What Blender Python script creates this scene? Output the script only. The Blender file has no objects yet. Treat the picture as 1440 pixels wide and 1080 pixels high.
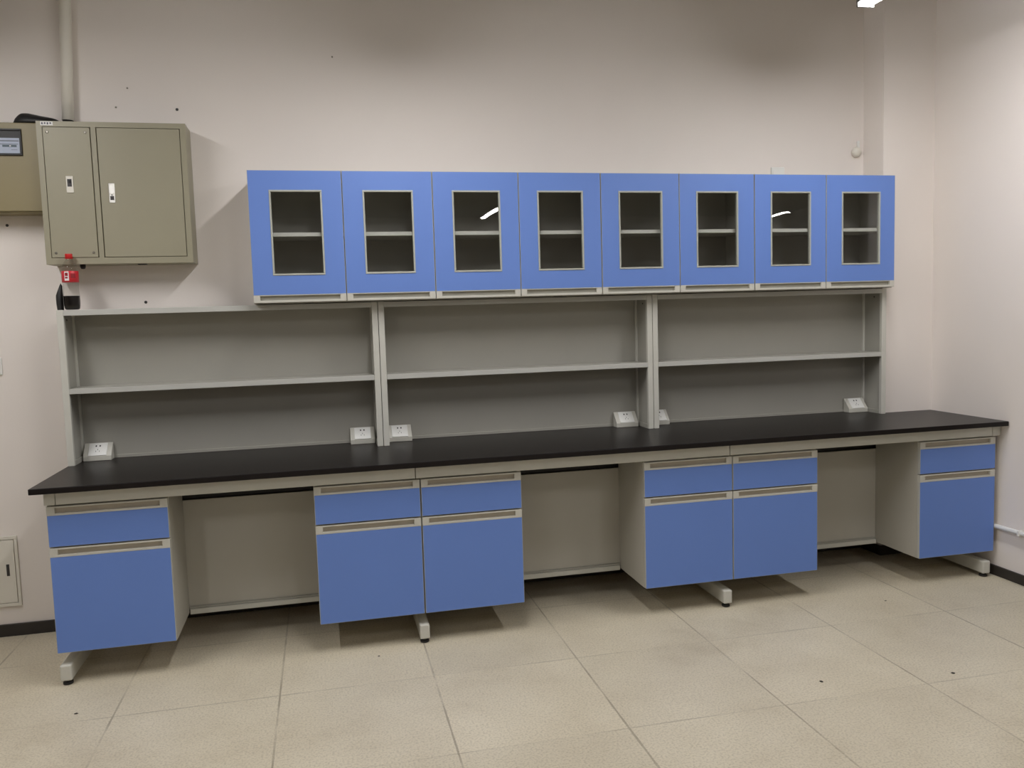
import bpy, bmesh, math, random
from mathutils import Vector, Matrix

random.seed(4)
SC = bpy.context.scene
COL = SC.collection

# ------------------------------------------------------------------ materials
def srgb(r, g, b):
    def f(c):
        c /= 255.0
        return c / 12.92 if c <= 0.04045 else ((c + 0.055) / 1.055) ** 2.4
    return (f(r), f(g), f(b), 1.0)

class NT:
    """small wrapper for building node trees"""
    def __init__(self, name):
        self.m = bpy.data.materials.new(name)
        self.m.use_nodes = True
        self.t = self.m.node_tree
        self.n = self.t.nodes
        self.b = self.n.get('Principled BSDF')
        self.out = self.n.get('Material Output')
    def add(self, kind, **kw):
        nd = self.n.new(kind)
        for k, v in kw.items():
            setattr(nd, k, v)
        return nd
    def link(self, a, b):
        self.t.links.new(a, b)
    def math(self, op, a, b=None, c=None):
        nd = self.add('ShaderNodeMath', operation=op)
        for i, v in enumerate((a, b, c)):
            if v is None:
                continue
            if isinstance(v, (int, float)):
                nd.inputs[i].default_value = v
            else:
                self.link(v, nd.inputs[i])
        return nd.outputs[0]
    def noise(self, vec, scale, detail=3.0, rough=0.5):
        nd = self.add('ShaderNodeTexNoise')
        nd.inputs['Scale'].default_value = scale
        nd.inputs['Detail'].default_value = detail
        nd.inputs['Roughness'].default_value = rough
        if vec is not None:
            self.link(vec, nd.inputs['Vector'])
        return nd.outputs['Fac']
    def ramp(self, fac, stops):
        nd = self.add('ShaderNodeValToRGB')
        while len(nd.color_ramp.elements) > 1:
            nd.color_ramp.elements.remove(nd.color_ramp.elements[-1])
        nd.color_ramp.elements[0].position = stops[0][0]
        nd.color_ramp.elements[0].color = stops[0][1]
        for p, c in stops[1:]:
            e = nd.color_ramp.elements.new(p)
            e.color = c
        self.link(fac, nd.inputs[0])
        return nd.outputs[0]
    def mix(self, fac, a, b, mode='MIX'):
        nd = self.add('ShaderNodeMix', data_type='RGBA', blend_type=mode)
        for sock, v in ((nd.inputs[0], fac), (nd.inputs[6], a), (nd.inputs[7], b)):
            if isinstance(v, (int, float, tuple)):
                sock.default_value = v
            else:
                self.link(v, sock)
        return nd.outputs[2]
    def objvec(self):
        return self.add('ShaderNodeTexCoord').outputs['Object']

def surface(name, col, rough=0.5, var=0.04, scale=6.0, bump=0.0, bscale=200.0, metallic=0.0, spec=0.5):
    t = NT(name)
    v = t.objvec()
    n = t.noise(v, scale, 4.0)
    lo = tuple(c * (1 - var) for c in col[:3]) + (1,)
    hi = tuple(min(1, c * (1 + var)) for c in col[:3]) + (1,)
    t.link(t.ramp(n, [(0.3, lo), (0.7, hi)]), t.b.inputs['Base Color'])
    t.b.inputs['Roughness'].default_value = rough
    t.b.inputs['Metallic'].default_value = metallic
    t.b.inputs['Specular IOR Level'].default_value = spec
    if bump > 0:
        bn = t.add('ShaderNodeBump')
        bn.inputs['Strength'].default_value = bump
        bn.inputs['Distance'].default_value = 0.002
        t.link(t.noise(v, bscale, 3.0), bn.inputs['Height'])
        t.link(bn.outputs[0], t.b.inputs['Normal'])
    return t.m

def clear_glass(name, tint=(0.98, 0.985, 0.98, 1), ior=1.5, rough=0.0):
    t = NT(name)
    t.n.remove(t.b)
    tr = t.add('ShaderNodeBsdfTransparent'); tr.inputs[0].default_value = tint
    gl = t.add('ShaderNodeBsdfGlossy'); gl.inputs['Roughness'].default_value = rough
    lw = t.add('ShaderNodeLayerWeight'); lw.inputs['Blend'].default_value = 0.5
    f0 = ((ior - 1) / (ior + 1)) ** 2
    fres = t.math('MULTIPLY_ADD', t.math('POWER', lw.outputs['Facing'], 5.0), 1.0 - f0, f0)
    nz = t.add('ShaderNodeBump'); nz.inputs['Strength'].default_value = 0.02; nz.inputs['Distance'].default_value = 0.002
    t.link(t.noise(t.objvec(), 14.0, 1.0), nz.inputs['Height'])
    t.link(nz.outputs[0], gl.inputs['Normal'])
    mx = t.add('ShaderNodeMixShader')
    t.link(fres, mx.inputs[0]); t.link(tr.outputs[0], mx.inputs[1]); t.link(gl.outputs[0], mx.inputs[2])
    t.link(mx.outputs[0], t.out.inputs['Surface'])
    return t.m

def emitter(name, col, strength):
    t = NT(name)
    t.b.inputs['Base Color'].default_value = (0.9, 0.9, 0.9, 1)
    t.b.inputs['Emission Color'].default_value = col
    t.b.inputs['Emission Strength'].default_value = strength
    return t.m

def floor_material():
    t = NT('terrazzo_tile')
    v = t.objvec()
    sep = t.add('ShaderNodeSeparateXYZ'); t.link(v, sep.inputs[0])
    wob = t.noise(v, 3.0, 2.0)
    def axis(sock, off, pitch):
        a = t.math('DIVIDE', t.math('SUBTRACT', sock, off), pitch)
        fl = t.math('FLOOR', t.math('ADD', a, 0.5))
        d = t.math('MULTIPLY', t.math('ABSOLUTE', t.math('SUBTRACT', a, fl)), pitch)
        return d, t.math('FLOOR', a)
    dx, ix = axis(sep.outputs[0], 0.340, 0.6455)
    dy, iy = axis(sep.outputs[1], -1.100, 0.660)
    # joint strength breaks up along its length, the run across the room being the fainter
    brk = t.noise(v, 2.3, 3.0, 0.6)
    sx = t.ramp(brk, [(0.36, (0.12, 0.12, 0.12, 1)), (0.60, (1, 1, 1, 1))])
    sy = t.ramp(brk, [(0.42, (0.08, 0.08, 0.08, 1)), (0.66, (0.7, 0.7, 0.7, 1))])
    wide = t.math('MULTIPLY_ADD', t.noise(v, 9.0, 2.0), 0.005, 0.0015)
    jx = t.math('MULTIPLY', t.math('LESS_THAN', dx, wide), sx)
    jy = t.math('MULTIPLY', t.math('LESS_THAN', dy, wide), sy)
    joint = t.math('MAXIMUM', jx, jy)
    comb = t.add('ShaderNodeCombineXYZ'); t.link(ix, comb.inputs[0]); t.link(iy, comb.inputs[1])
    wn = t.add('ShaderNodeTexWhiteNoise', noise_dimensions='2D'); t.link(comb.outputs[0], wn.inputs['Vector'])
    tone = t.math('MULTIPLY_ADD', wn.outputs['Value'], 0.07, 0.965)
    cloud = t.ramp(t.noise(v, 2.2, 5.0, 0.6), [(0.3, FLOOR_LO), (0.7, FLOOR_HI)])
    grit = t.ramp(t.noise(v, 120.0, 2.0, 0.6), [(0.36, (0.82, 0.81, 0.79, 1)), (0.5, (1, 1, 1, 1)), (0.66, (1.05, 1.045, 1.03, 1))])
    vor = t.add('ShaderNodeTexVoronoi', feature='F1'); vor.inputs['Scale'].default_value = 75.0
    t.link(v, vor.inputs['Vector'])
    fleck = t.ramp(vor.outputs['Distance'], [(0.10, (0.86, 0.85, 0.83, 1)), (0.24, (1, 1, 1, 1))])
    stain = t.ramp(t.noise(v, 1.1, 6.0, 0.7), [(0.30, (0.90, 0.885, 0.86, 1)), (0.46, (1, 1, 1, 1))])
    c = t.mix(1.0, cloud, grit, 'MULTIPLY')
    c = t.mix(0.7, c, fleck, 'MULTIPLY')
    c = t.mix(1.0, c, stain, 'MULTIPLY')
    tc = t.add('ShaderNodeCombineXYZ')
    for i in range(3):
        t.link(tone, tc.inputs[i])
    c = t.mix(1.0, c, tc.outputs[0], 'MULTIPLY')
    c = t.mix(t.math('MULTIPLY', joint, 0.55), c, srgb(104, 94, 76))
    t.link(c, t.b.inputs['Base Color'])
    t.b.inputs['Roughness'].default_value = 0.42
    t.b.inputs['Specular IOR Level'].default_value = 0.25
    bn = t.add('ShaderNodeBump'); bn.inputs['Strength'].default_value = 0.25; bn.inputs['Distance'].default_value = 0.003
    t.link(t.math('SUBTRACT', 1.0, joint), bn.inputs['Height'])
    t.link(bn.outputs[0], t.b.inputs['Normal'])
    return t.m

FLOOR_LO, FLOOR_HI = srgb(198, 188, 166), srgb(212, 203, 182)
M = {}
M['floor'] = floor_material()
M['wall'] = surface('wall_paint', srgb(234, 227, 221), 0.85, 0.015, 1.6, 0.15, 160.0, spec=0.2)
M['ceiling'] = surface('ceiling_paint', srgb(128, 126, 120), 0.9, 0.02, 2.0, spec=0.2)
M['skirting'] = surface('black_skirting', srgb(48, 44, 40), 0.5, 0.15, 8.0)
M['blue'] = surface('blue_laminate', srgb(105, 137, 208), 0.45, 0.012, 3.0, 0.05, 300.0, spec=0.35)
M['edge'] = surface('light_grey_edging', srgb(190, 190, 184), 0.5, 0.02, 8.0)
M['knee'] = surface('grey_kneehole_panel', srgb(186, 183, 173), 0.5, 0.02, 5.0)
M['grey'] = surface('light_grey_panel', srgb(166, 164, 155), 0.5, 0.02, 5.0)
M['steel'] = surface('grey_coated_steel', srgb(203, 202, 193), 0.42, 0.03, 9.0)
M['rail'] = surface('satin_grey_rail', srgb(200, 198, 188), 0.4, 0.03, 14.0)
M['groove'] = surface('grip_channel', srgb(178, 169, 154), 0.5, 0.04, 14.0)
M['groove_g'] = surface('grey_grip_channel', srgb(160, 158, 147), 0.5, 0.04, 14.0)
M['inner'] = surface('grey_cabinet_lining', srgb(168, 166, 158), 0.6, 0.03, 4.0)
M['top'] = surface('black_resin_top', srgb(25, 21, 21), 0.34, 0.10, 12.0, 0.08, 400.0, spec=0.22)
M['glass'] = clear_glass('window_glass')
M['frame'] = surface('grey_window_frame', srgb(176, 178, 168), 0.4, 0.03, 14.0)
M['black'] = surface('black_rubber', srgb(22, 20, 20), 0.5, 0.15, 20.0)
M['olive'] = surface('beige_box_enamel', srgb(152, 147, 126), 0.42, 0.03, 3.0, 0.05, 60.0)
M['olive_b'] = surface('olive_box_enamel', srgb(132, 121, 88), 0.45, 0.04, 3.0, 0.05, 60.0)
M['dark'] = surface('dark_grey_plastic', srgb(52, 50, 50), 0.4, 0.05, 20.0)
M['white'] = surface('white_plastic', srgb(232, 232, 228), 0.35, 0.02, 20.0)
M['offwhite'] = surface('off_white_enamel', srgb(224, 220, 209), 0.5, 0.03, 5.0)
M['chrome'] = surface('bright_chrome', srgb(232, 230, 224), 0.32, 0.02, 30.0, metallic=1.0)
M['screw'] = surface('zinc_screw', srgb(140, 136, 126), 0.35, 0.05, 40.0, metallic=0.8)
M['red'] = surface('red_plastic', srgb(196, 32, 34), 0.35, 0.05, 40.0)
M['redlabel'] = surface('red_label_film', srgb(206, 40, 52), 0.35, 0.08, 60.0)
M['redprint'] = surface('dark_red_print', srgb(150, 24, 34), 0.4, 0.05, 60.0)
M['paper'] = surface('white_paper', srgb(226, 226, 224), 0.7, 0.02, 40.0)
M['ink'] = surface('grey_ink', srgb(92, 94, 104), 0.6, 0.1, 40.0)
M['cola'] = surface('dark_cola', srgb(14, 9, 8), 0.25, 0.05, 20.0)
M['pet'] = clear_glass('clear_bottle_plastic', (0.90, 0.90, 0.89, 1), 1.42)
M['screen'] = surface('pale_blue_sticker', srgb(158, 168, 186), 0.4, 0.03, 30.0)
M['screen_b'] = surface('dark_teal_print', srgb(44, 66, 74), 0.4, 0.05, 30.0)
M['copper'] = surface('contact_slot', srgb(34, 32, 32), 0.5, 0.02, 30.0)
M['lamp'] = emitter('lamp_tube', (1.0, 0.98, 0.98, 1), 76.0)
M['lampbody'] = surface('lamp_housing', srgb(120, 120, 118), 0.4, 0.03, 10.0)
M['crumb'] = surface('dark_crumb', srgb(52, 46, 40), 0.8, 0.2, 90.0)

# ------------------------------------------------------------------ mesh helpers
class MB:
    """collects shapes; build() links them as ONE mesh object"""
    def __init__(self):
        self.bm = bmesh.new()
        self.mats = []
    def mi(self, key):
        if key not in self.mats:
            self.mats.append(key)
        return self.mats.index(key)
    def box(self, lo, hi, mat, bev=0.0):
        n0 = set(self.bm.faces)
        c = [(lo[i] + hi[i]) / 2 for i in range(3)]
        s = [abs(hi[i] - lo[i]) for i in range(3)]
        r = bmesh.ops.create_cube(self.bm, size=1.0, matrix=Matrix.Translation(c) @ Matrix.Diagonal((*s, 1)))
        if bev > 0:
            es = {e for v in r['verts'] for e in v.link_edges}
            bmesh.ops.bevel(self.bm, geom=list(es), offset=min(bev, min(s) * 0.45), segments=2, profile=0.5, affect='EDGES')
        k = self.mi(mat)
        for f in self.bm.faces:
            if f not in n0:
                f.material_index = k
        return self
    def prism(self, pts, axis, a, b, mat, bev=0.0):
        """polygon pts in the plane across axis, swept from a to b"""
        n0 = set(self.bm.faces)
        def P(p, w):
            q = list(p); q.insert(axis, w); return q
        v0 = [self.bm.verts.new(P(p, a)) for p in pts]
        v1 = [self.bm.verts.new(P(p, b)) for p in pts]
        n = len(pts)
        fs = [self.bm.faces.new(v0), self.bm.faces.new(v1[::-1])]
        for i in range(n):
            fs.append(self.bm.faces.new([v0[(i + 1) % n], v0[i], v1[i], v1[(i + 1) % n]]))
        bmesh.ops.recalc_face_normals(self.bm, faces=fs)
        if bev > 0:
            bmesh.ops.bevel(self.bm, geom=list({e for f in fs for e in f.edges}), offset=bev, segments=2, profile=0.5, affect='EDGES')
        k = self.mi(mat)
        for f in self.bm.faces:
            if f not in n0:
                f.material_index = k
        return self
    def lathe(self, prof, mat, centre=(0, 0, 0), seg=32, axis=2, smooth=True):
        """prof = [(radius, height)...] turned about an axis through centre"""
        k = self.mi(mat)
        rings = []
        for r, h in prof:
            ring = []
            for i in range(seg):
                a = 2 * math.pi * i / seg
                p = [r * math.cos(a), r * math.sin(a)]
                p.insert(axis, h)
                ring.append(self.bm.verts.new([p[j] + centre[j] for j in range(3)]))
            rings.append(ring)
        fs = []
        for A, B in zip(rings, rings[1:]):
            for i in range(seg):
                fs.append(self.bm.faces.new([A[i], A[(i + 1) % seg], B[(i + 1) % seg], B[i]]))
        fs.append(self.bm.faces.new(rings[0][::-1]))
        fs.append(self.bm.faces.new(rings[-1]))
        bmesh.ops.recalc_face_normals(self.bm, faces=fs)
        for f in fs:
            f.material_index = k
            f.smooth = smooth and len(f.verts) == 4
        return self
    def tube(self, pts, rad, mat, seg=16):
        k = self.mi(mat)
        pts = [Vector(p) for p in pts]
        rings = []
        for i, p in enumerate(pts):
            d = (pts[min(i + 1, len(pts) - 1)] - pts[max(i - 1, 0)]).normalized()
            up = Vector((0, 0, 1)) if abs(d.z) < 0.9 else Vector((1, 0, 0))
            a = d.cross(up).normalized(); b = d.cross(a).normalized()
            rings.append([self.bm.verts.new(p + rad * (math.cos(t) * a + math.sin(t) * b)) for t in [2 * math.pi * j / seg for j in range(seg)]])
        fs = []
        for A, B in zip(rings, rings[1:]):
            for i in range(seg):
                fs.append(self.bm.faces.new([A[i], A[(i + 1) % seg], B[(i + 1) % seg], B[i]]))
        fs += [self.bm.faces.new(rings[0][::-1]), self.bm.faces.new(rings[-1])]
        bmesh.ops.recalc_face_normals(self.bm, faces=fs)
        for f in fs:
            f.material_index = k
            f.smooth = len(f.verts) == 4
        return self
    def build(self, name, parent=None, loc=(0, 0, 0), label=None):
        me = bpy.data.meshes.new(name)
        self.bm.to_mesh(me); self.bm.free()
        for k in self.mats:
            me.materials.append(M[k])
        o = bpy.data.objects.new(name, me)
        COL.objects.link(o)
        o.location = loc
        if parent is not None:
            o.parent = parent
        if label:
            o['label'] = label
        return o

def tag(o, label, cat, group=None):
    o['label'] = label; o['category'] = cat
    if group:
        o['group'] = group
    return o

def thing(name, label, cat, loc=(0, 0, 0), rot=(0, 0, 0), group=None):
    o = bpy.data.objects.new(name, None)
    o.empty_display_size = 0.1
    COL.objects.link(o)
    o.location = loc; o.rotation_euler = rot
    return tag(o, label, cat, group)

def struct(name, mb):
    o = mb.build(name)
    o['kind'] = 'structure'
    return o

# ------------------------------------------------------------------ room
XR = 4.879           # right wall face
H = 0.886            # bench top
CEIL = 3.42
XW0, XW1, YN = -4.5, 10.5, -12.0
struct('floor', MB().box((XW0, YN, -0.1), (XW1, 0.15, 0.0), 'floor'))
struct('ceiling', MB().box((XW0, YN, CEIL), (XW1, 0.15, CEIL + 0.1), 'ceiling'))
struct('wall_back', MB().box((XW0, 0.0, 0.0), (XR + 0.2, 0.15, CEIL), 'wall'))
struct('wall_right', MB().box((XR, -1.05, 0.0), (XW1, 0.0, CEIL), 'wall'))
struct('wall_far_right', MB().box((XW1, YN, 0.0), (XW1 + 0.15, -1.0, CEIL), 'wall'))
struct('wall_left', MB().box((XW0 - 0.15, YN, 0.0), (XW0, 0.15, CEIL), 'wall'))
struct('wall_front', MB().box((XW0, YN - 0.15, 0.0), (XW1, YN, CEIL), 'wall'))
struct('column_corner', MB().box((4.527, -0.188, 0.0), (XR + 0.02, 0.02, CEIL), 'wall'))
struct('baseboard_back', MB().box((XW0, -0.012, 0.0), (4.527, 0.005, 0.062), 'skirting', 0.002))
struct('baseboard_right', MB().box((XR - 0.012, -1.05, 0.0), (XR + 0.005, -0.19, 0.056), 'skirting', 0.002))

struct('baseboard_column', MB().box((4.516, -0.200, 0.0), (XR - 0.012, -0.187, 0.060), 'skirting', 0.002).box((4.516, -0.187, 0.0), (4.528, -0.012, 0.060), 'skirting', 0.002))

# ------------------------------------------------------------------ bench
YF = -0.730
# black worktop, cut round the corner column
wt = MB().prism([(0.0, -0.793), (4.871, -0.793), (4.871, -0.192), (4.523, -0.192), (4.523, -0.006), (0.0, -0.006)],
                2, 0.8602, H, 'top', 0.003).build('worktop')
tag(wt, 'long black worktop running the full length of the bench', 'worktop')

def bench_frame(x0, x1, legs, caps, knee, label):
    t = thing('bench_frame', label, 'bench frame', ((x0 + x1) / 2, -0.4, 0.0), group='steel frames under the worktop')
    ox, oy = (x0 + x1) / 2, -0.4
    def B(lo, hi, mat, bev=0.0, mb=None):
        mb = mb or MB()
        return mb.box((lo[0] - ox, lo[1] - oy, lo[2]), (hi[0] - ox, hi[1] - oy, hi[2]), mat, bev)
    ax0 = x0 + (0.045 if 'L' in caps else 0.0); ax1 = x1 - (0.05 if 'R' in caps else 0.0)
    B((ax0 + 0.001, -0.733, 0.800), (ax1 - 0.001, -0.690, 0.8598), 'steel', 0.003).build('apron_rail', t)
    B((ax0 + 0.001, -0.12, 0.800), (ax1 - 0.001, -0.08, 0.8598), 'steel', 0.003).build('rear_rail', t)
    for s in caps:
        cx0, cx1 = (x0, x0 + 0.0445) if s == 'L' else (x1 - 0.0495, x1)
        B((cx0, -0.735, 0.800), (cx1, -0.045, 0.8598), 'steel', 0.003).build('end_rail', t)
    for fx in legs:
        lg = MB()
        B((fx - 0.023, -0.30, 0.088), (fx + 0.023, -0.25, 0.8596), 'steel', 0.004, lg)
        B((fx - 0.023, -0.688, 0.800), (fx + 0.023, -0.122, 0.8594), 'steel', 0.003, lg)
        lo = lg.build('leg', t)
        B((fx - 0.0235, -0.734, 0.022), (fx + 0.0235, -0.08, 0.092), 'steel', 0.006).build('foot_beam', lo)
        for py in (-0.706, -0.11):
            MB().lathe([(0.010, 0.010), (0.010, 0.024)], 'screw', (fx - ox, py - oy, 0)).lathe(
                [(0.019, 0.0), (0.021, 0.003), (0.021, 0.010), (0.014, 0.014)], 'black', (fx - ox, py - oy, 0)).build('foot_pad', lo, label='black levelling pad')
    B((x0 + 0.005, -0.360, 0.160), (x1 - 0.005, -0.345, 0.703), 'knee', 0.001).build('back_panel', t)
    B((x0 + 0.006, -0.3435, 0.655), (x1 - 0.006, -0.306, 0.775), 'black', 0.002).build('gap_shade_strip', t, label='black strip added as shade in the gap behind the panel')  # black strip standing in for the shade seen over the panel's top edge
    br = MB()
    B((knee[0] + 0.003, -0.378, 0.140), (knee[1] - 0.003, -0.3605, 0.166), 'steel', 0.003, br)
    B((knee[0] + 0.003, -0.370, 0.166), (knee[1] - 0.003, -0.3605, 0.176), 'grey', 0.002, br)
    br.build('bottom_rail', t)
    return t

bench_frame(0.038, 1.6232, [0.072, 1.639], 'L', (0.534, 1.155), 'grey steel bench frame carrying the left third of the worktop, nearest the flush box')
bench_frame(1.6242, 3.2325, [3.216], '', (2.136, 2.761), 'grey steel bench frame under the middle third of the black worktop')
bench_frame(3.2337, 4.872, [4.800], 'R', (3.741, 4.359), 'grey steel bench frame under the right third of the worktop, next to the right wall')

def grip_rail(parent, x0, x1, z0, z1, yf, name='handle_rail', cap=0.032, top=0.007, bot=0.009, deep=0.014, chan='groove'):
    """recessed finger rail that closes the upper edge of a front"""
    m = MB()
    yb = yf + 0.019
    m.box((x0, yf, z1 - top), (x1, yb, z1), 'rail', 0.0012)
    m.box((x0, yf, z0), (x1, yb, z0 + bot), 'rail', 0.0012)
    m.box((x0, yf, z0 + bot - 0.001), (x0 + cap, yb, z1 - top + 0.001), 'rail')
    m.box((x1 - cap, yf, z0 + bot - 0.001), (x1, yb, z1 - top + 0.001), 'rail')
    m.box((x0 + cap - 0.001, yf + deep, z0 + bot - 0.001), (x1 - cap + 0.001, yb, z1 - top + 0.001), chan)
    return m.build(name, parent, label='grey finger-grip rail')

def front_panel(x0, x1, z0, z1, yf):
    m = MB()
    m.box((x0, yf + 0.0008, z0), (x1, yf + 0.0185, z1), 'edge', 0.0008)
    m.box((x0 + 0.0018, yf, z0 + 0.0015), (x1 - 0.0018, yf + 0.004, z1 - 0.0005), 'blue')
    return m

def base_cabinet(x0, x1, label):
    w = x1 - x0
    t = thing('hanging_base_cabinet', label, 'cabinet', (x0, 0, 0.147), group='blue-fronted base cabinets under the worktop')
    hz = 0.650   # 0.147 -> 0.797
    c = MB()
    y0, y1 = YF + 0.0195, -0.362
    c.box((0, y0, 0), (0.016, y1, hz), 'knee')
    c.box((w - 0.016, y0, 0), (w, y1, hz), 'knee')
    c.box((0.016, y0, 0.002), (w - 0.016, y1, 0.018), 'knee')
    c.box((0.016, y0 + 0.012, hz - 0.016), (w - 0.016, y1, hz), 'knee')
    c.box((0.016, y1 - 0.006, 0.018), (w - 0.016, y1, hz - 0.016), 'knee')
    c.box((0.016, y0 + 0.004, 0.438), (w - 0.016, y1 - 0.006, 0.452), 'knee')
    c.build('carcass', t, label='light grey cabinet body')
    a, b = 0.0015, w - 0.0015
    dr = front_panel(a, b, 0.4700, 0.6070, YF).build('drawer', t)
    grip_rail(dr, a, b, 0.6072, 0.6462, YF)
    do = front_panel(a, b, 0.0, 0.4245, YF).build('door', t)
    grip_rail(do, a, b, 0.4247, 0.4640, YF)
    return t

base_cabinet(0.043, 0.532, 'blue and grey base cabinet at the left end of the bench, by the flush box')
base_cabinet(1.156, 1.6435, 'blue base cabinet just right of the first knee space, in the left-centre pair')
base_cabinet(1.6465, 2.133, 'blue base cabinet just left of the middle knee space, in the left-centre pair')
base_cabinet(2.764, 3.2475, 'blue base cabinet just right of the middle knee space, in the right-centre pair')
base_cabinet(3.2495, 3.738, 'blue base cabinet just left of the last knee space, in the right-centre pair')
base_cabinet(4.361, 4.847, 'blue and grey base cabinet at the right end of the bench by the right wall')

# ------------------------------------------------------------------ reagent racks on the worktop
YS, YSB = -0.235, -0.047
ZT = 1.638
def rack(x0, x1, label):
    w = x1 - x0
    t = thing('reagent_rack', label, 'shelf rack', (x0, 0, H), group='grey reagent racks on the worktop')
    h = ZT - H
    for s in (0, 1):
        a, b = (0.0, 0.030) if s == 0 else (w - 0.030, w)
        u = MB()
        u.box((a, YS, 0.0), (b, YS + 0.022, h), 'steel', 0.0015)
        u.box((a + (0.006 if s == 0 else 0.010), YS + 0.022, 0.0), (b - (0.010 if s == 0 else 0.006), YSB - 0.014, h), 'grey')
        u.box((a, YSB - 0.014, 0.0), (b, YSB + 0.014, h), 'steel', 0.0015)
        i0, i1 = (b - 0.011, b) if s == 0 else (a, a + 0.011)
        u.box((i0, YS + 0.022, 0.0), (i1, YSB - 0.014, 0.022), 'grey')
        uo = u.build('upright', t)
        sx = (b - 0.0095) if s == 0 else (a + 0.0095)
        MB().lathe([(0.0042, -0.0022), (0.0042, 0.0022)], 'black', (sx, YS + 0.085, h - 0.048), seg=12, axis=0).build('screw', uo, label='black screw head')
    def shelf_board(zc0, zc1, name):
        m = MB()
        m.box((0.0305, YS + 0.002, zc0), (w - 0.0305, YSB - 0.001, zc1), 'grey', 0.001)
        m.box((0.0305, YS, zc0 - 0.002), (w - 0.0305, YS + 0.006, zc1), 'edge', 0.0012)
        return m.build(name, t)
    shelf_board(1.612 - H, 1.637 - H, 'top_shelf')
    shelf_board(1.236 - H, 1.260 - H, 'shelf')
    p = MB()
    p.box((0.0305, YSB, 0.0005), (w - 0.0305, YSB + 0.010, h - 0.002), 'grey')
    p.box((0.0305, YSB - 0.006, 0.0005), (w - 0.0305, YSB + 0.001, 0.016), 'grey', 0.001)
    p.build('back_panel', t)
    return t

rack(0.003, 1.5145, 'left grey two-tier rack on the worktop, with a cola bottle on top')
rack(1.5175, 3.0265, 'middle grey two-tier rack on the worktop, between the two double posts')
rack(3.0295, 4.5205, 'right grey two-tier rack on the worktop, beside the white corner column')

# ------------------------------------------------------------------ overhead cabinets with glazed doors
YU = -0.3185
def overhead(x0, label):
    w = 0.8990
    t = thing('overhead_cabinet', label, 'cabinet', (x0, 0, 1.6405), group='blue glazed cabinets above the racks')
    zt = 0.649
    y0, y1 = YU + 0.0250, -0.004
    c = MB()
    c.box((0.0006, y0, 0), (0.016, y1, zt), 'inner')
    c.box((w - 0.016, y0, 0), (w, y1, zt), 'inner')
    c.box((0.016, y0, 0.0), (w - 0.016, y1, 0.016), 'inner')
    c.box((0.016, y0, zt - 0.016), (w - 0.016, y1, zt), 'inner')
    c.box((0.016, y1 - 0.008, 0.016), (w - 0.016, y1, zt - 0.016), 'inner')
    c.build('carcass', t, label='light grey cabinet body')
    s = MB().box((0.017, y0 + 0.007, 0.331), (w - 0.017, y1 - 0.010, 0.347), 'inner').box(
        (0.017, y0 + 0.003, 0.329), (w - 0.017, y0 + 0.0075, 0.348), 'edge').build('shelf', t)
    for k in (0, 1):
        a = 0.0020 + k * 0.4495; b = a + 0.4455
        z0, z1 = 0.0420, 0.6455
        ga, gb, gz0, gz1 = a + 0.103, a + 0.343, 0.1425, 0.5455   # cut-out
        d = MB()
        for lo, hi in (((a, z0), (b, gz0)), ((a, gz1), (b, z1)), ((a, gz0), (ga, gz1)), ((gb, gz0), (b, gz1))):
            d.box((lo[0], YU + 0.0008, lo[1]), (hi[0], YU + 0.0185, hi[1]), 'edge')
        e = 0.0013
        for lo, hi in (((a + e, z0 + 0.0006), (b - e, gz0)), ((a + e, gz1), (b - e, z1 - e)), ((a + e, gz0), (ga, gz1)), ((gb, gz0), (b - e, gz1))):
            d.box((lo[0], YU, lo[1]), (hi[0], YU + 0.003, hi[1]), 'blue')
        do = d.build('door', t)
        f = MB()
        q = 0.009
        fa, fb, f0, f1 = ga - 0.006, gb + 0.006, gz0 - 0.006, gz1 + 0.006
        for lo, hi in (((fa, f0), (fb, f0 + q)), ((fa, f1 - q), (fb, f1)), ((fa, f0 + q), (fa + q, f1 - q)), ((fb - q, f0 + q), (fb, f1 - q))):
            f.box((lo[0], YU - 0.003, lo[1]), (hi[0], YU + 0.012, hi[1]), 'frame', 0.0015)
        f.build('window_frame', do, label='grey window frame')
        MB().box((ga + 0.001, YU + 0.0055, gz0 + 0.001), (gb - 0.001, YU + 0.0095, gz1 - 0.001), 'glass').build('glass_pane', do, label='clear glass pane')
        grip_rail(do, a, b, 0.0045, 0.0418, YU, cap=0.030, top=0.004, bot=0.011, chan='groove_g')
    return t

overhead(0.9105, 'blue two-door glazed cabinet at the left end of the overhead row, nearest the beige boxes')
overhead(1.8105, 'blue two-door glazed cabinet second from the left in the overhead row')
overhead(2.7105, 'blue two-door glazed cabinet third from the left in the overhead row')
overhead(3.6105, 'blue two-door glazed cabinet at the right end of the overhead row, by the column')

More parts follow.
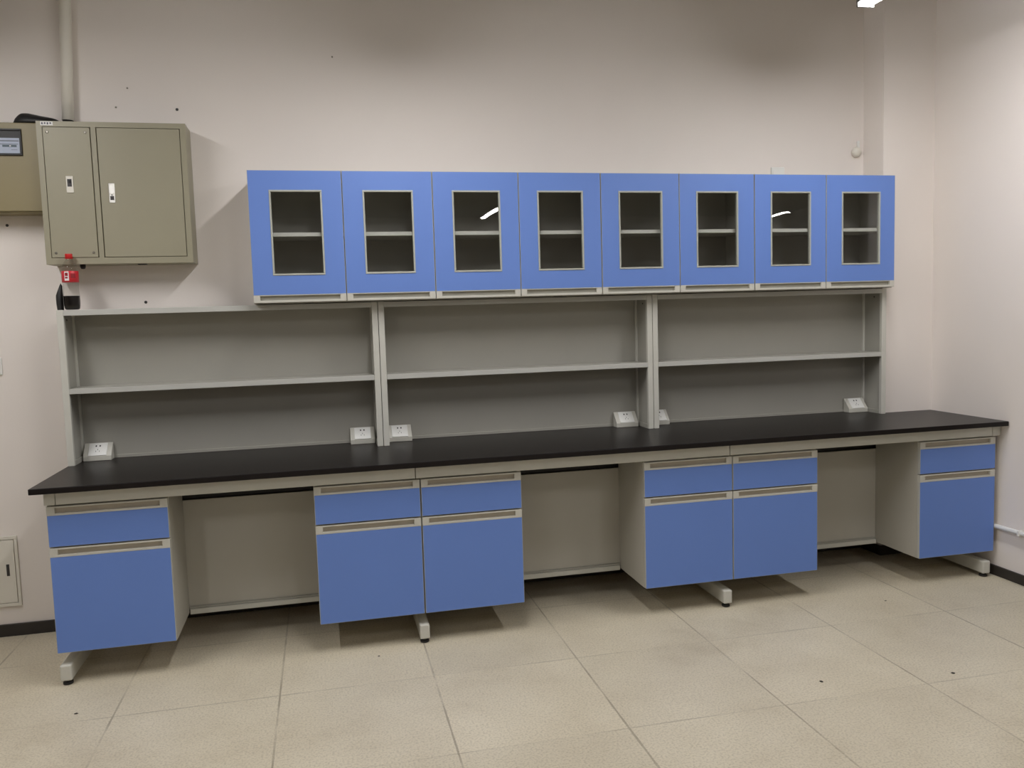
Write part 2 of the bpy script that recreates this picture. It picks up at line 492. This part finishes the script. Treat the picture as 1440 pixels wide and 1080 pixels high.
# ------------------------------------------------------------------ wedge-shaped socket boxes
def socket_box(x0, x1, label):
    cx, w = (x0 + x1) / 2, x1 - x0
    yb, yf = -0.056, -0.116
    t = thing('desktop_socket_box', label, 'socket', (cx, yf, H), group='wedge socket boxes on the worktop')
    d = yb - yf
    hf, hb = 0.024, 0.083
    # body: side profile in (y, z)
    MB().prism([(0, 0.0004), (d, 0.0004), (d, hb), (d - 0.006, hb), (0, hf)], 0, -w / 2, w / 2, 'rail', 0.0018).build('housing', t)
    ang = math.atan2(hb - hf, d - 0.006)
    ln = math.hypot(hb - hf, d - 0.006)
    p = MB()
    pw = 0.086 if w > 0.12 else 0.078
    p.box((-pw / 2, 0.0, -0.001), (pw / 2, ln - 0.005, 0.0045), 'white', 0.0018)
    pl = p.build('socket_plate', t, loc=(0, 0.001, hf + 0.001))
    pl.rotation_euler = (ang, 0, 0)
    s = MB()
    v = ln * 0.70
    for sx in (-0.009, 0.009):
        s.box((sx - 0.0032, v - 0.004, 0.0043), (sx + 0.0032, v + 0.005, 0.0049), 'copper')
    v = ln * 0.34
    s.box((-0.0012, v + 0.004, 0.0043), (0.0012, v + 0.011, 0.0049), 'copper')
    for sx in (-1, 1):
        s.box((sx * 0.008 - 0.0011, v - 0.006, 0.0043), (sx * 0.008 + 0.0011, v + 0.001, 0.0049), 'copper')
    s.build('contact_slots', pl, label='dark plug slots')
    return t

socket_box(0.040, 0.171, 'white and grey wedge socket box at the far left of the worktop')
socket_box(1.351, 1.480, 'white and grey wedge socket box left of the first double post')
socket_box(1.5495, 1.678, 'white and grey wedge socket box right of the first double post')
socket_box(2.850, 2.982, 'white and grey wedge socket box left of the second double post')
socket_box(3.0615, 3.175, 'white and grey wedge socket box half hidden behind the second double post')
socket_box(4.356, 4.486, 'white and grey wedge socket box at the right end of the last rack')

# ------------------------------------------------------------------ boxes on the wall
def breaker_box():
    x0, x1, z0, z1, yf, yb = -0.042, 0.624, 1.858, 2.533, -0.166, -0.004
    t = thing('mounted_breaker_box', 'beige steel breaker box with two doors mounted on the back wall above the bottle', 'electrical box', (x0, 0, z0))
    w, h = x1 - x0, z1 - z0
    b = MB()
    b.box((0, yf + 0.012, 0), (w, yb, h), 'olive', 0.002)
    # front frame: rails left and right, above and below, and the mullion between the doors
    L0, L1, R0, R1, D0, D1 = 0.0245, 0.2365, 0.2585, 0.640, 0.030, 0.650
    for lo, hi in (((0, 0), (w, D0)), ((0, D1), (w, h)), ((0, D0), (L0, D1)), ((L1, D0), (R0, D1)), ((R1, D0), (w, D1))):
        b.box((lo[0], yf, lo[1]), (hi[0], yf + 0.013, hi[1]), 'olive')
    b.build('housing', t)
    g = 0.0025
    ld = MB().box((L0 + g, yf - 0.0005, D0 + g), (L1 - g - 0.002, yf + 0.0115, D1 - g), 'olive', 0.0015).build('door', t)
    for sx in (L0 + 0.022, L1 - 0.024):
        for sz in (D0 + 0.024, D1 - 0.026):
            MB().lathe([(0.0062, 0.0), (0.0062, -0.002), (0.004, -0.0035)], 'screw', (sx, yf - 0.0004, sz), seg=14, axis=1).build('screw', ld)
    sw = MB()
    sx, sz = 0.1295, 0.380
    sw.box((sx - 0.0155, yf - 0.0045, sz - 0.040), (sx + 0.0155, yf, sz + 0.038), 'offwhite', 0.001)
    so = sw.build('switch_plate', ld, label='pale plate around the breaker switch')
    MB().box((sx - 0.010, yf - 0.0055, sz - 0.012), (sx + 0.009, yf - 0.004, sz + 0.024), 'dark').box(
        (sx - 0.0045, yf - 0.0105, sz + 0.006), (sx + 0.0045, yf - 0.005, sz + 0.018), 'black', 0.001).build('switch', so, label='black breaker switch')
    rd = MB().box((R0 + g + 0.002, yf - 0.0005, D0 + g), (R1 - g - 0.001, yf + 0.0115, D1 - g), 'olive', 0.0015).build('door', t)
    lx, lz = 0.3135, 0.338
    lt = MB()
    lt.box((lx - 0.0135, yf - 0.004, lz - 0.046), (lx + 0.0135, yf, lz + 0.047), 'chrome', 0.0015)
    lt.box((lx - 0.0095, yf - 0.007, lz - 0.005), (lx + 0.0095, yf - 0.003, lz + 0.041), 'chrome', 0.0015)
    lt.box((lx - 0.0085, yf - 0.0046, lz - 0.033), (lx + 0.0085, yf - 0.0035, lz - 0.014), 'dark')
    lt.lathe([(0.003, 0.0), (0.003, -0.0062)], 'dark', (lx, yf, lz - 0.009), seg=10, axis=1)
    lt.build('latch', rd, label='chrome door latch')
    st = MB().box((0.020, yf - 0.0008, 0.6545), (0.074, yf, 0.6725), 'paper')
    for i in range(4):
        st.box((0.024 + i * 0.012, yf - 0.0011, 0.659 + 0.002 * (i % 2)), (0.031 + i * 0.012, yf - 0.0007, 0.669), 'ink')
    st.build('sticker', t, label='small white printed sticker')
    MB().lathe([(0.013, -0.0005), (0.013, -0.010), (0.009, -0.020), (0.004, -0.021)], 'black', (0.148, -0.120, 0), seg=16).build('cable_gland', t, label='black cable gland')
    MB().box((0.40, -0.13, -0.004), (0.44, -0.10, 0.0), 'black', 0.001).build('drain_slot', t, label='dark slot cover underneath')
    return t
breaker_box()

def control_box():
    x0, x1, z0, z1, yf, yb = -0.66, -0.0455, 2.108, 2.533, -0.130, -0.004
    t = thing('mounted_control_box', 'olive steel control box with a display window, left of the two-door breaker box', 'electrical box', (x0, 0, z0))
    w, h = x1 - x0, z1 - z0
    MB().box((0, yf + 0.010, 0.0), (w, yb, h), 'olive_b', 0.003).build('housing', t)
    MB().box((0.004, yf, 0.007), (w - 0.002, yf + 0.012, h - 0.003), 'olive_b', 0.004).build('door', t)
    # display: dark bezel, pale sticker with a dark printed line
    a, b, c0, c1 = 0.30, 0.543, 0.268, 0.393
    m = MB()
    q = 0.009
    for lo, hi in (((a, c0), (b, c0 + q)), ((a, c1 - q), (b, c1)), ((a, c0 + q), (a + q, c1 - q)), ((b - q, c0 + q), (b, c1 - q))):
        m.box((lo[0], yf - 0.008, lo[1]), (hi[0], yf + 0.001, hi[1]), 'black', 0.002)
    m.box((a + q, yf - 0.002, c0 + q), (b - q, yf + 0.001, c1 - q), 'black')
    m.build('display_bezel', t, label='dark display surround')
    s = MB()
    s.box((a + q + 0.002, yf - 0.0032, c0 + q + 0.002), (b - q - 0.002, yf - 0.0018, c0 + 0.082), 'screen')
    s.box((a + q + 0.002, yf - 0.0036, c0 + 0.066), (b - q - 0.004, yf - 0.0030, c0 + 0.071), 'ink')
    s.box((a + q + 0.010, yf - 0.0036, c0 + 0.052), (b - q - 0.008, yf - 0.0030, c0 + 0.055), 'ink')
    s.box((b - 0.085, yf - 0.0038, c0 + 0.040), (b - 0.024, yf - 0.0030, c0 + 0.050), 'screen_b')
    s.box((b - 0.055, yf - 0.0042, c0 + 0.043), (b - 0.048, yf - 0.0036, c0 + 0.047), 'paper')
    s.box((b - 0.048, yf - 0.0036, c0 + 0.026), (b - 0.022, yf - 0.0030, c0 + 0.028), 'ink')
    s.build('display', t, label='pale blue printed display')
    return t
control_box()

# black soft pouch lying across the tops of both boxes
def pouch():
    m = MB()
    k = m.mi('black')
    n, seg = 22, 18
    rings = []
    for i in range(n + 1):
        u = i / n
        x = -0.163 + 0.214 * u
        top = 0.050 * min(1.0, (u / 0.16) ** 0.5 if u > 0 else 0.0) * (1 - 0.50 * max(0.0, u - 0.3) / 0.7) * (1 - u ** 14)
        hw = 0.046 * (math.sin(math.pi * min(0.985, 0.04 + 0.94 * u)) ** 0.5)
        ring = []
        for j in range(seg):
            a = 2 * math.pi * j / seg
            y = hw * math.cos(a)
            z = max(0.0, math.sin(a)) * max(top, 0.003) + (0.0012 if math.sin(a) >= 0 else 0.0)
            z += 0.0012 * math.sin(9 * u + 3 * a) * (1 if z > 0.004 else 0)
            ring.append(m.bm.verts.new((x, -0.075 + y, 2.5342 + z)))
        rings.append(ring)
    fs = []
    for A, B in zip(rings, rings[1:]):
        for j in range(seg):
            fs.append(m.bm.faces.new([A[j], A[(j + 1) % seg], B[(j + 1) % seg], B[j]]))
    fs += [m.bm.faces.new(rings[0][::-1]), m.bm.faces.new(rings[-1])]
    bmesh.ops.recalc_face_normals(m.bm, faces=fs)
    for f in fs:
        f.material_index = k; f.smooth = True
    return tag(m.build('cloth_pouch'), 'flat black soft pouch lying on top of the two electrical boxes', 'pouch')
pouch()

# riser pipe running up the wall out of the breaker box
t = thing('conduit_pipe', 'off-white conduit pipe rising up the wall from the breaker box', 'pipe', (0.066, -0.033, 2.56))
MB().tube([(0.0, 0, 0.006), (0.012, 0, 0.29), (0.024, 0, 0.58), (0.036, 0, 0.855)], 0.0275, 'offwhite', 24).build('pipe', t)
MB().lathe([(0.031, -0.0255), (0.031, -0.012), (0.025, -0.010), (0.025, 0.010)], 'black', (0, 0, 0), 24).build('bushing', t, label='black rubber bushing')

# ------------------------------------------------------------------ cola bottle and black case on the rack
t = thing('cola_bottle', 'clear plastic cola bottle with red cap and label on the left rack top', 'bottle', (0.066, -0.197, ZT + 0.0006))
R = 0.0365
prof = [(0.020, 0.0), (0.028, 0.001), (0.033, 0.006), (0.0355, 0.018), (R, 0.035), (R, 0.062), (0.0345, 0.085), (0.0335, 0.105), (0.035, 0.122), (R, 0.132),
        (R, 0.184), (0.0355, 0.196), (0.031, 0.210), (0.0235, 0.224), (0.0165, 0.235), (0.0135, 0.242), (0.0135, 0.247)]
MB().lathe(prof, 'pet', (0, 0, 0), 36).build('bottle_body', t, label='clear plastic bottle body')
pc = [(r - 0.0012, z + (0.0012 if i == 0 else 0)) for i, (r, z) in enumerate(prof) if z <= 0.062]
MB().lathe(pc + [(R - 0.0013, 0.064), (R - 0.0013, 0.066)], 'cola', (0, 0, 0), 36).build('cola', t, label='dark cola')
lb = MB().lathe([(R + 0.0002, 0.131), (R + 0.0006, 0.1312), (R + 0.0006, 0.1835), (R + 0.0002, 0.184)], 'redlabel', (0, 0, 0), 36).build('paper_label', t, label='red label band')
# printed marks on the label: a white information panel and a darker emblem, curved round the bottle
def curved_patch(a0, a1, z0, z1, mat, off, name, parent):
    m = MB(); k = m.mi(mat); n = 8; r = R + off
    A = [m.bm.verts.new((r * math.cos(a0 + (a1 - a0) * i / n), r * math.sin(a0 + (a1 - a0) * i / n), z0)) for i in range(n + 1)]
    B = [m.bm.verts.new((v.co.x, v.co.y, z1)) for v in A]
    C = [m.bm.verts.new((v.co.x * (r - 0.0003) / r, v.co.y * (r - 0.0003) / r, z0)) for v in A]
    D = [m.bm.verts.new((v.co.x, v.co.y, z1)) for v in C]
    fs = []
    for i in range(n):
        fs += [m.bm.faces.new([A[i], A[i + 1], B[i + 1], B[i]]), m.bm.faces.new([C[i + 1], C[i], D[i], D[i + 1]]),
               m.bm.faces.new([B[i], B[i + 1], D[i + 1], D[i]]), m.bm.faces.new([A[i + 1], A[i], C[i], C[i + 1]])]
    fs += [m.bm.faces.new([A[0], B[0], D[0], C[0]]), m.bm.faces.new([A[n], C[n], D[n], B[n]])]
    bmesh.ops.recalc_face_normals(m.bm, faces=fs)
    for f in fs:
        f.material_index = k
    return m.build(name, parent)
D2 = math.radians
wp = curved_patch(D2(-116), D2(-84), 0.138, 0.181, 'paper', 0.0010, 'information_panel', t)
wp['label'] = 'white printed panel on the red label'
curved_patch(D2(-111), D2(-90), 0.160, 0.175, 'redprint', 0.0013, 'printed_block', wp)
curved_patch(D2(-111), D2(-92), 0.148, 0.156, 'redprint', 0.0013, 'printed_block', wp)
em = curved_patch(D2(-74), D2(-38), 0.150, 0.172, 'redprint', 0.0010, 'emblem', t)
em['label'] = 'dark red printed emblem'
MB().lathe([(0.0158, 0.2475), (0.0165, 0.2485), (0.0165, 0.264), (0.0155, 0.2665)], 'red', (0, 0, 0), 28).lathe(
    [(0.0168, 0.2425), (0.0168, 0.2465)], 'red', (0, 0, 0), 28).build('cap', t, label='red screw cap')

def leaf_case():
    m = MB(); k = m.mi('black')
    n, seg = 20, 20
    rings = []
    for i in range(n + 1):
        u = i / n
        z = 0.128 * u
        left = -0.0115 - 0.0065 * math.sin(math.pi * min(1.0, 0.15 + 0.85 * u) ** 0.9)
        right = 0.0125
        k2 = min(1.0, (1.0 - u) / 0.45) ** 0.75           # sides close in to a point over the upper half
        left, right = 0.006 + (left - 0.006) * k2, 0.006 + (right - 0.006) * min(1.0, (1.0 - u) / 0.10)
        mid, hw = (left + right) / 2, max((right - left) / 2, 0.0006)
        dp = 0.024 * (1 - u ** 3.2) + 0.0008
        ring = []
        for q in range(seg):
            a = 2 * math.pi * q / seg
            ring.append(m.bm.verts.new((mid + hw * math.cos(a), dp * math.sin(a), z)))
        rings.append(ring)
    fs = []
    for A, B in zip(rings, rings[1:]):
        for j in range(seg):
            fs.append(m.bm.faces.new([A[j], A[(j + 1) % seg], B[(j + 1) % seg], B[j]]))
    fs += [m.bm.faces.new(rings[0][::-1]), m.bm.faces.new(rings[-1])]
    bmesh.ops.recalc_face_normals(m.bm, faces=fs)
    for f in fs:
        f.material_index = k; f.smooth = len(f.verts) == 4
    o = m.build('plastic_case', loc=(0.0155, -0.197, ZT + 0.0006))
    return tag(o, 'small black pointed plastic case standing upright beside the cola bottle', 'case')
leaf_case()

# ------------------------------------------------------------------ small fittings on the walls
t = thing('flush_box_cover', 'white flush cover with a slot latch low on the wall left of the bench', 'electrical box', (-0.72, 0, 0.155))
b = MB(); w, h = 0.398, 0.362
for lo, hi in (((0, 0), (w, 0.017)), ((0, h - 0.018), (w, h)), ((0, 0.017), (0.022, h - 0.018)), ((w - 0.014, 0.017), (w, h - 0.018))):
    b.box((lo[0], -0.012, lo[1]), (hi[0], -0.002, hi[1]), 'offwhite', 0.002)
b.build('frame', t)
d = MB().box((0.024, -0.0115, 0.019), (w - 0.017, -0.003, h - 0.021), 'offwhite', 0.002).build('door', t)
MB().box((w - 0.057, -0.0128, 0.158), (w - 0.043, -0.0114, 0.218), 'dark', 0.003).build('latch', d, label='dark recessed latch slot')

t = thing('switch_plate', 'white switch plate on the back wall at the left edge of the view', 'switch', (-0.367, 0, 1.373))
MB().box((-0.043, -0.009, -0.043), (0.043, -0.002, 0.043), 'white', 0.003).build('faceplate', t)
MB().box((-0.026, -0.012, -0.026), (0.026, -0.0088, 0.026), 'white', 0.002).build('rocker', t)

t = thing('outlet_plate', 'white outlet plate on the wall peeking above the overhead cabinets', 'socket', (3.938, 0, 2.338))
MB().box((-0.043, -0.010, -0.043), (0.045, -0.002, 0.043), 'white', 0.003).build('faceplate', t)
MB().box((-0.030, -0.0115, -0.030), (0.030, -0.0098, 0.030), 'white', 0.001).build('insert', t)

t = thing('mounted_sensor', 'small white rounded sensor with a short stem on the wall left of the column', 'sensor', (4.468, -0.003, 2.475))
MB().lathe([(0.012, 0.0), (0.029, -0.004), (0.031, -0.014), (0.026, -0.026), (0.015, -0.034), (0.004, -0.037)], 'offwhite', (0, 0, 0), 24, axis=1).build('dome', t)
MB().box((0.006, -0.020, 0.010), (0.018, -0.002, 0.068), 'white', 0.003).build('stem', t)

t = thing('conduit_pipe', 'white cable conduit running low along the right wall', 'pipe', (XR - 0.018, -0.70, 0.287))
MB().tube([(0, -0.345, 0), (0, -0.2, 0.001), (0, 0, -0.001), (0, 0.15, 0.0), (0, 0.28, 0.0)], 0.0125, 'white', 16).build('pipe', t)
for y in (-0.300, -0.192, 0.10):
    MB().box((-0.0155, y - 0.008, -0.0155), (0.016, y + 0.008, 0.0155), 'white', 0.003).build('clip', t)

anchors = [((0.359, 1.671), 0.0075, 'd', 'dark anchor hole in the wall just above the left rack'),
           ((0.281, 2.643), 0.0045, 'g', 'grey anchor hole above the breaker box, lower of the two close together'),
           ((0.340, 2.738), 0.0045, 'g', 'grey anchor hole above the breaker box, upper of the two close together'),
           ((0.568, 2.639), 0.007, 'd', 'dark anchor hole above the right corner of the breaker box'),
           ((1.352, 2.928), 0.0045, 'g', 'grey anchor hole highest on the wall, above the overhead cabinets'),
           ((-0.252, 2.063), 0.007, 'd', 'dark anchor hole in the wall under the olive control box')]
for (x, z), r, mt, lab in anchors:
    o = MB().lathe([(r, 0.0), (r, -0.0015), (r * 0.6, -0.003)], 'dark' if mt == 'd' else 'screw', (0, 0, 0), 14, axis=1).build('mounted_anchor', loc=(x, -0.0005, z))
    tag(o, lab, 'wall anchor', 'anchor holes in the back wall')

# ------------------------------------------------------------------ crumbs on the floor
crumbs = [((3.172, -1.623), 0.013, 'dark crumb on the floor in front of the right-centre cabinets, nearer the middle'),
          ((3.734, -1.709), 0.014, 'dark crumb on the floor furthest out toward the right wall'),
          ((4.033, -0.888), 0.010, 'dark crumb on the floor in front of the last knee space'),
          ((1.413, -0.817), 0.009, 'dark crumb on the floor in front of the left-centre cabinets'),
          ((0.187, -1.029), 0.012, 'brown crumb on the floor in front of the left end cabinet')]
for (x, y), s, lab in crumbs:
    s *= 0.62
    m = MB()
    bmesh.ops.create_icosphere(m.bm, subdivisions=2, radius=1.0)
    for v in m.bm.verts:
        k = 1 + random.uniform(-0.25, 0.25)
        v.co = Vector((v.co.x * s * k, v.co.y * s * 0.8 * k, (v.co.z * 0.5 + 0.5) * s * 0.45))
    m.mi('crumb')
    o = m.build('floor_crumb', loc=(x, y, 0.0))
    o.rotation_euler.z = random.uniform(0, 3)
    tag(o, lab, 'crumb', 'crumbs on the floor')

# ------------------------------------------------------------------ lamps: suspended battens running toward the wall
LZ = 3.0
def batten(x, y0, y1, label):
    t = thing('ceiling_lamp', label, 'lamp', (x, (y0 + y1) / 2, LZ), group='suspended batten lamps')
    hl = (y0 - y1) / 2
    MB().prism([(-0.048, 0.012), (-0.040, 0.055), (0.040, 0.055), (0.048, 0.012)], 1, -hl, hl, 'lampbody', 0.002).build('housing', t, label='grey metal lamp housing')
    # diffuser: shallow trough below the housing
    pts = [(-0.040, 0.0118)] + [(0.040 * math.cos(math.pi + math.pi * i / 10), 0.008 + 0.012 * math.sin(math.pi + math.pi * i / 10)) for i in range(11)] + [(0.040, 0.0118)]
    MB().prism(pts, 1, -hl + 0.012, hl - 0.012, 'lamp').build('diffuser', t, label='glowing white diffuser')
    for s in (-1, 1):
        MB().box((-0.046, s * hl - (0.012 if s > 0 else 0.0), -0.008), (0.046, s * hl + (0.0 if s > 0 else 0.012), 0.0118), 'lampbody', 0.002).build('end_cap', t)
        MB().tube([(0, s * hl * 0.7, 0.055), (0, s * hl * 0.7, CEIL - LZ - 0.002)], 0.004, 'lampbody', 8).build('hanging_rod', t)
    return t
batten(3.89, -0.885, -2.585, 'batten lamp hanging at the top right of the view')
batten(1.69, -0.885, -2.585, 'batten lamp hanging above the middle of the bench, out of view')
batten(-0.51, -0.885, -2.585, 'batten lamp hanging over the left end of the bench, out of view')
batten(3.89, -4.2, -5.4, 'unseen batten lamp added as fill light, hanging to the right of the camera')  # unseen second row, added to lift the lower fronts and under-cabinet shadows
batten(-0.51, -4.2, -5.4, 'unseen batten lamp added as fill light, hanging to the left of the camera')  # left-hand lamp of the added fill row
batten(3.70, -7.05, -8.55, 'batten lamp far behind the camera, mirrored in the third glass door')
batten(8.45, -7.8, -8.6, 'batten lamp far to the right, mirrored in the seventh glass door')

# ------------------------------------------------------------------ world, camera, view
w = bpy.data.worlds.new('world'); SC.world = w; w.use_nodes = True
bg = w.node_tree.nodes['Background']
bg.inputs[0].default_value = (0.9, 0.95, 1.0, 1); bg.inputs[1].default_value = 0.02

cam = bpy.data.cameras.new('camera'); co = bpy.data.objects.new('camera', cam); COL.objects.link(co)
yaw, pitch, roll, fpx = 0.2238, -0.0856, -0.0304, 1163.49
f = Vector((math.sin(yaw) * math.cos(pitch), math.cos(yaw) * math.cos(pitch), math.sin(pitch)))
r = Vector((math.cos(yaw), -math.sin(yaw), 0)); u = r.cross(f)
r2 = math.cos(roll) * r + math.sin(roll) * u
u2 = -math.sin(roll) * r + math.cos(roll) * u
mw = Matrix((r2, u2, -f)).transposed().to_4x4()
mw.translation = Vector((1.2278, -4.568, 1.5593))
co.matrix_world = mw
cam.sensor_width = 36.0
cam.lens = fpx / 1440.0 * 36.0
cam.clip_start = 0.05
SC.camera = co

SC.view_settings.view_transform = 'Standard'
SC.view_settings.look = 'None'
SC.view_settings.gamma = 1.0
SC.view_settings.use_curve_mapping = False
SC.view_settings.exposure = 0.0
SC.cycles.max_bounces = 10
SC.cycles.diffuse_bounces = 6
SC.cycles.transparent_max_bounces = 16
SC.cycles.sample_clamp_indirect = 6.0
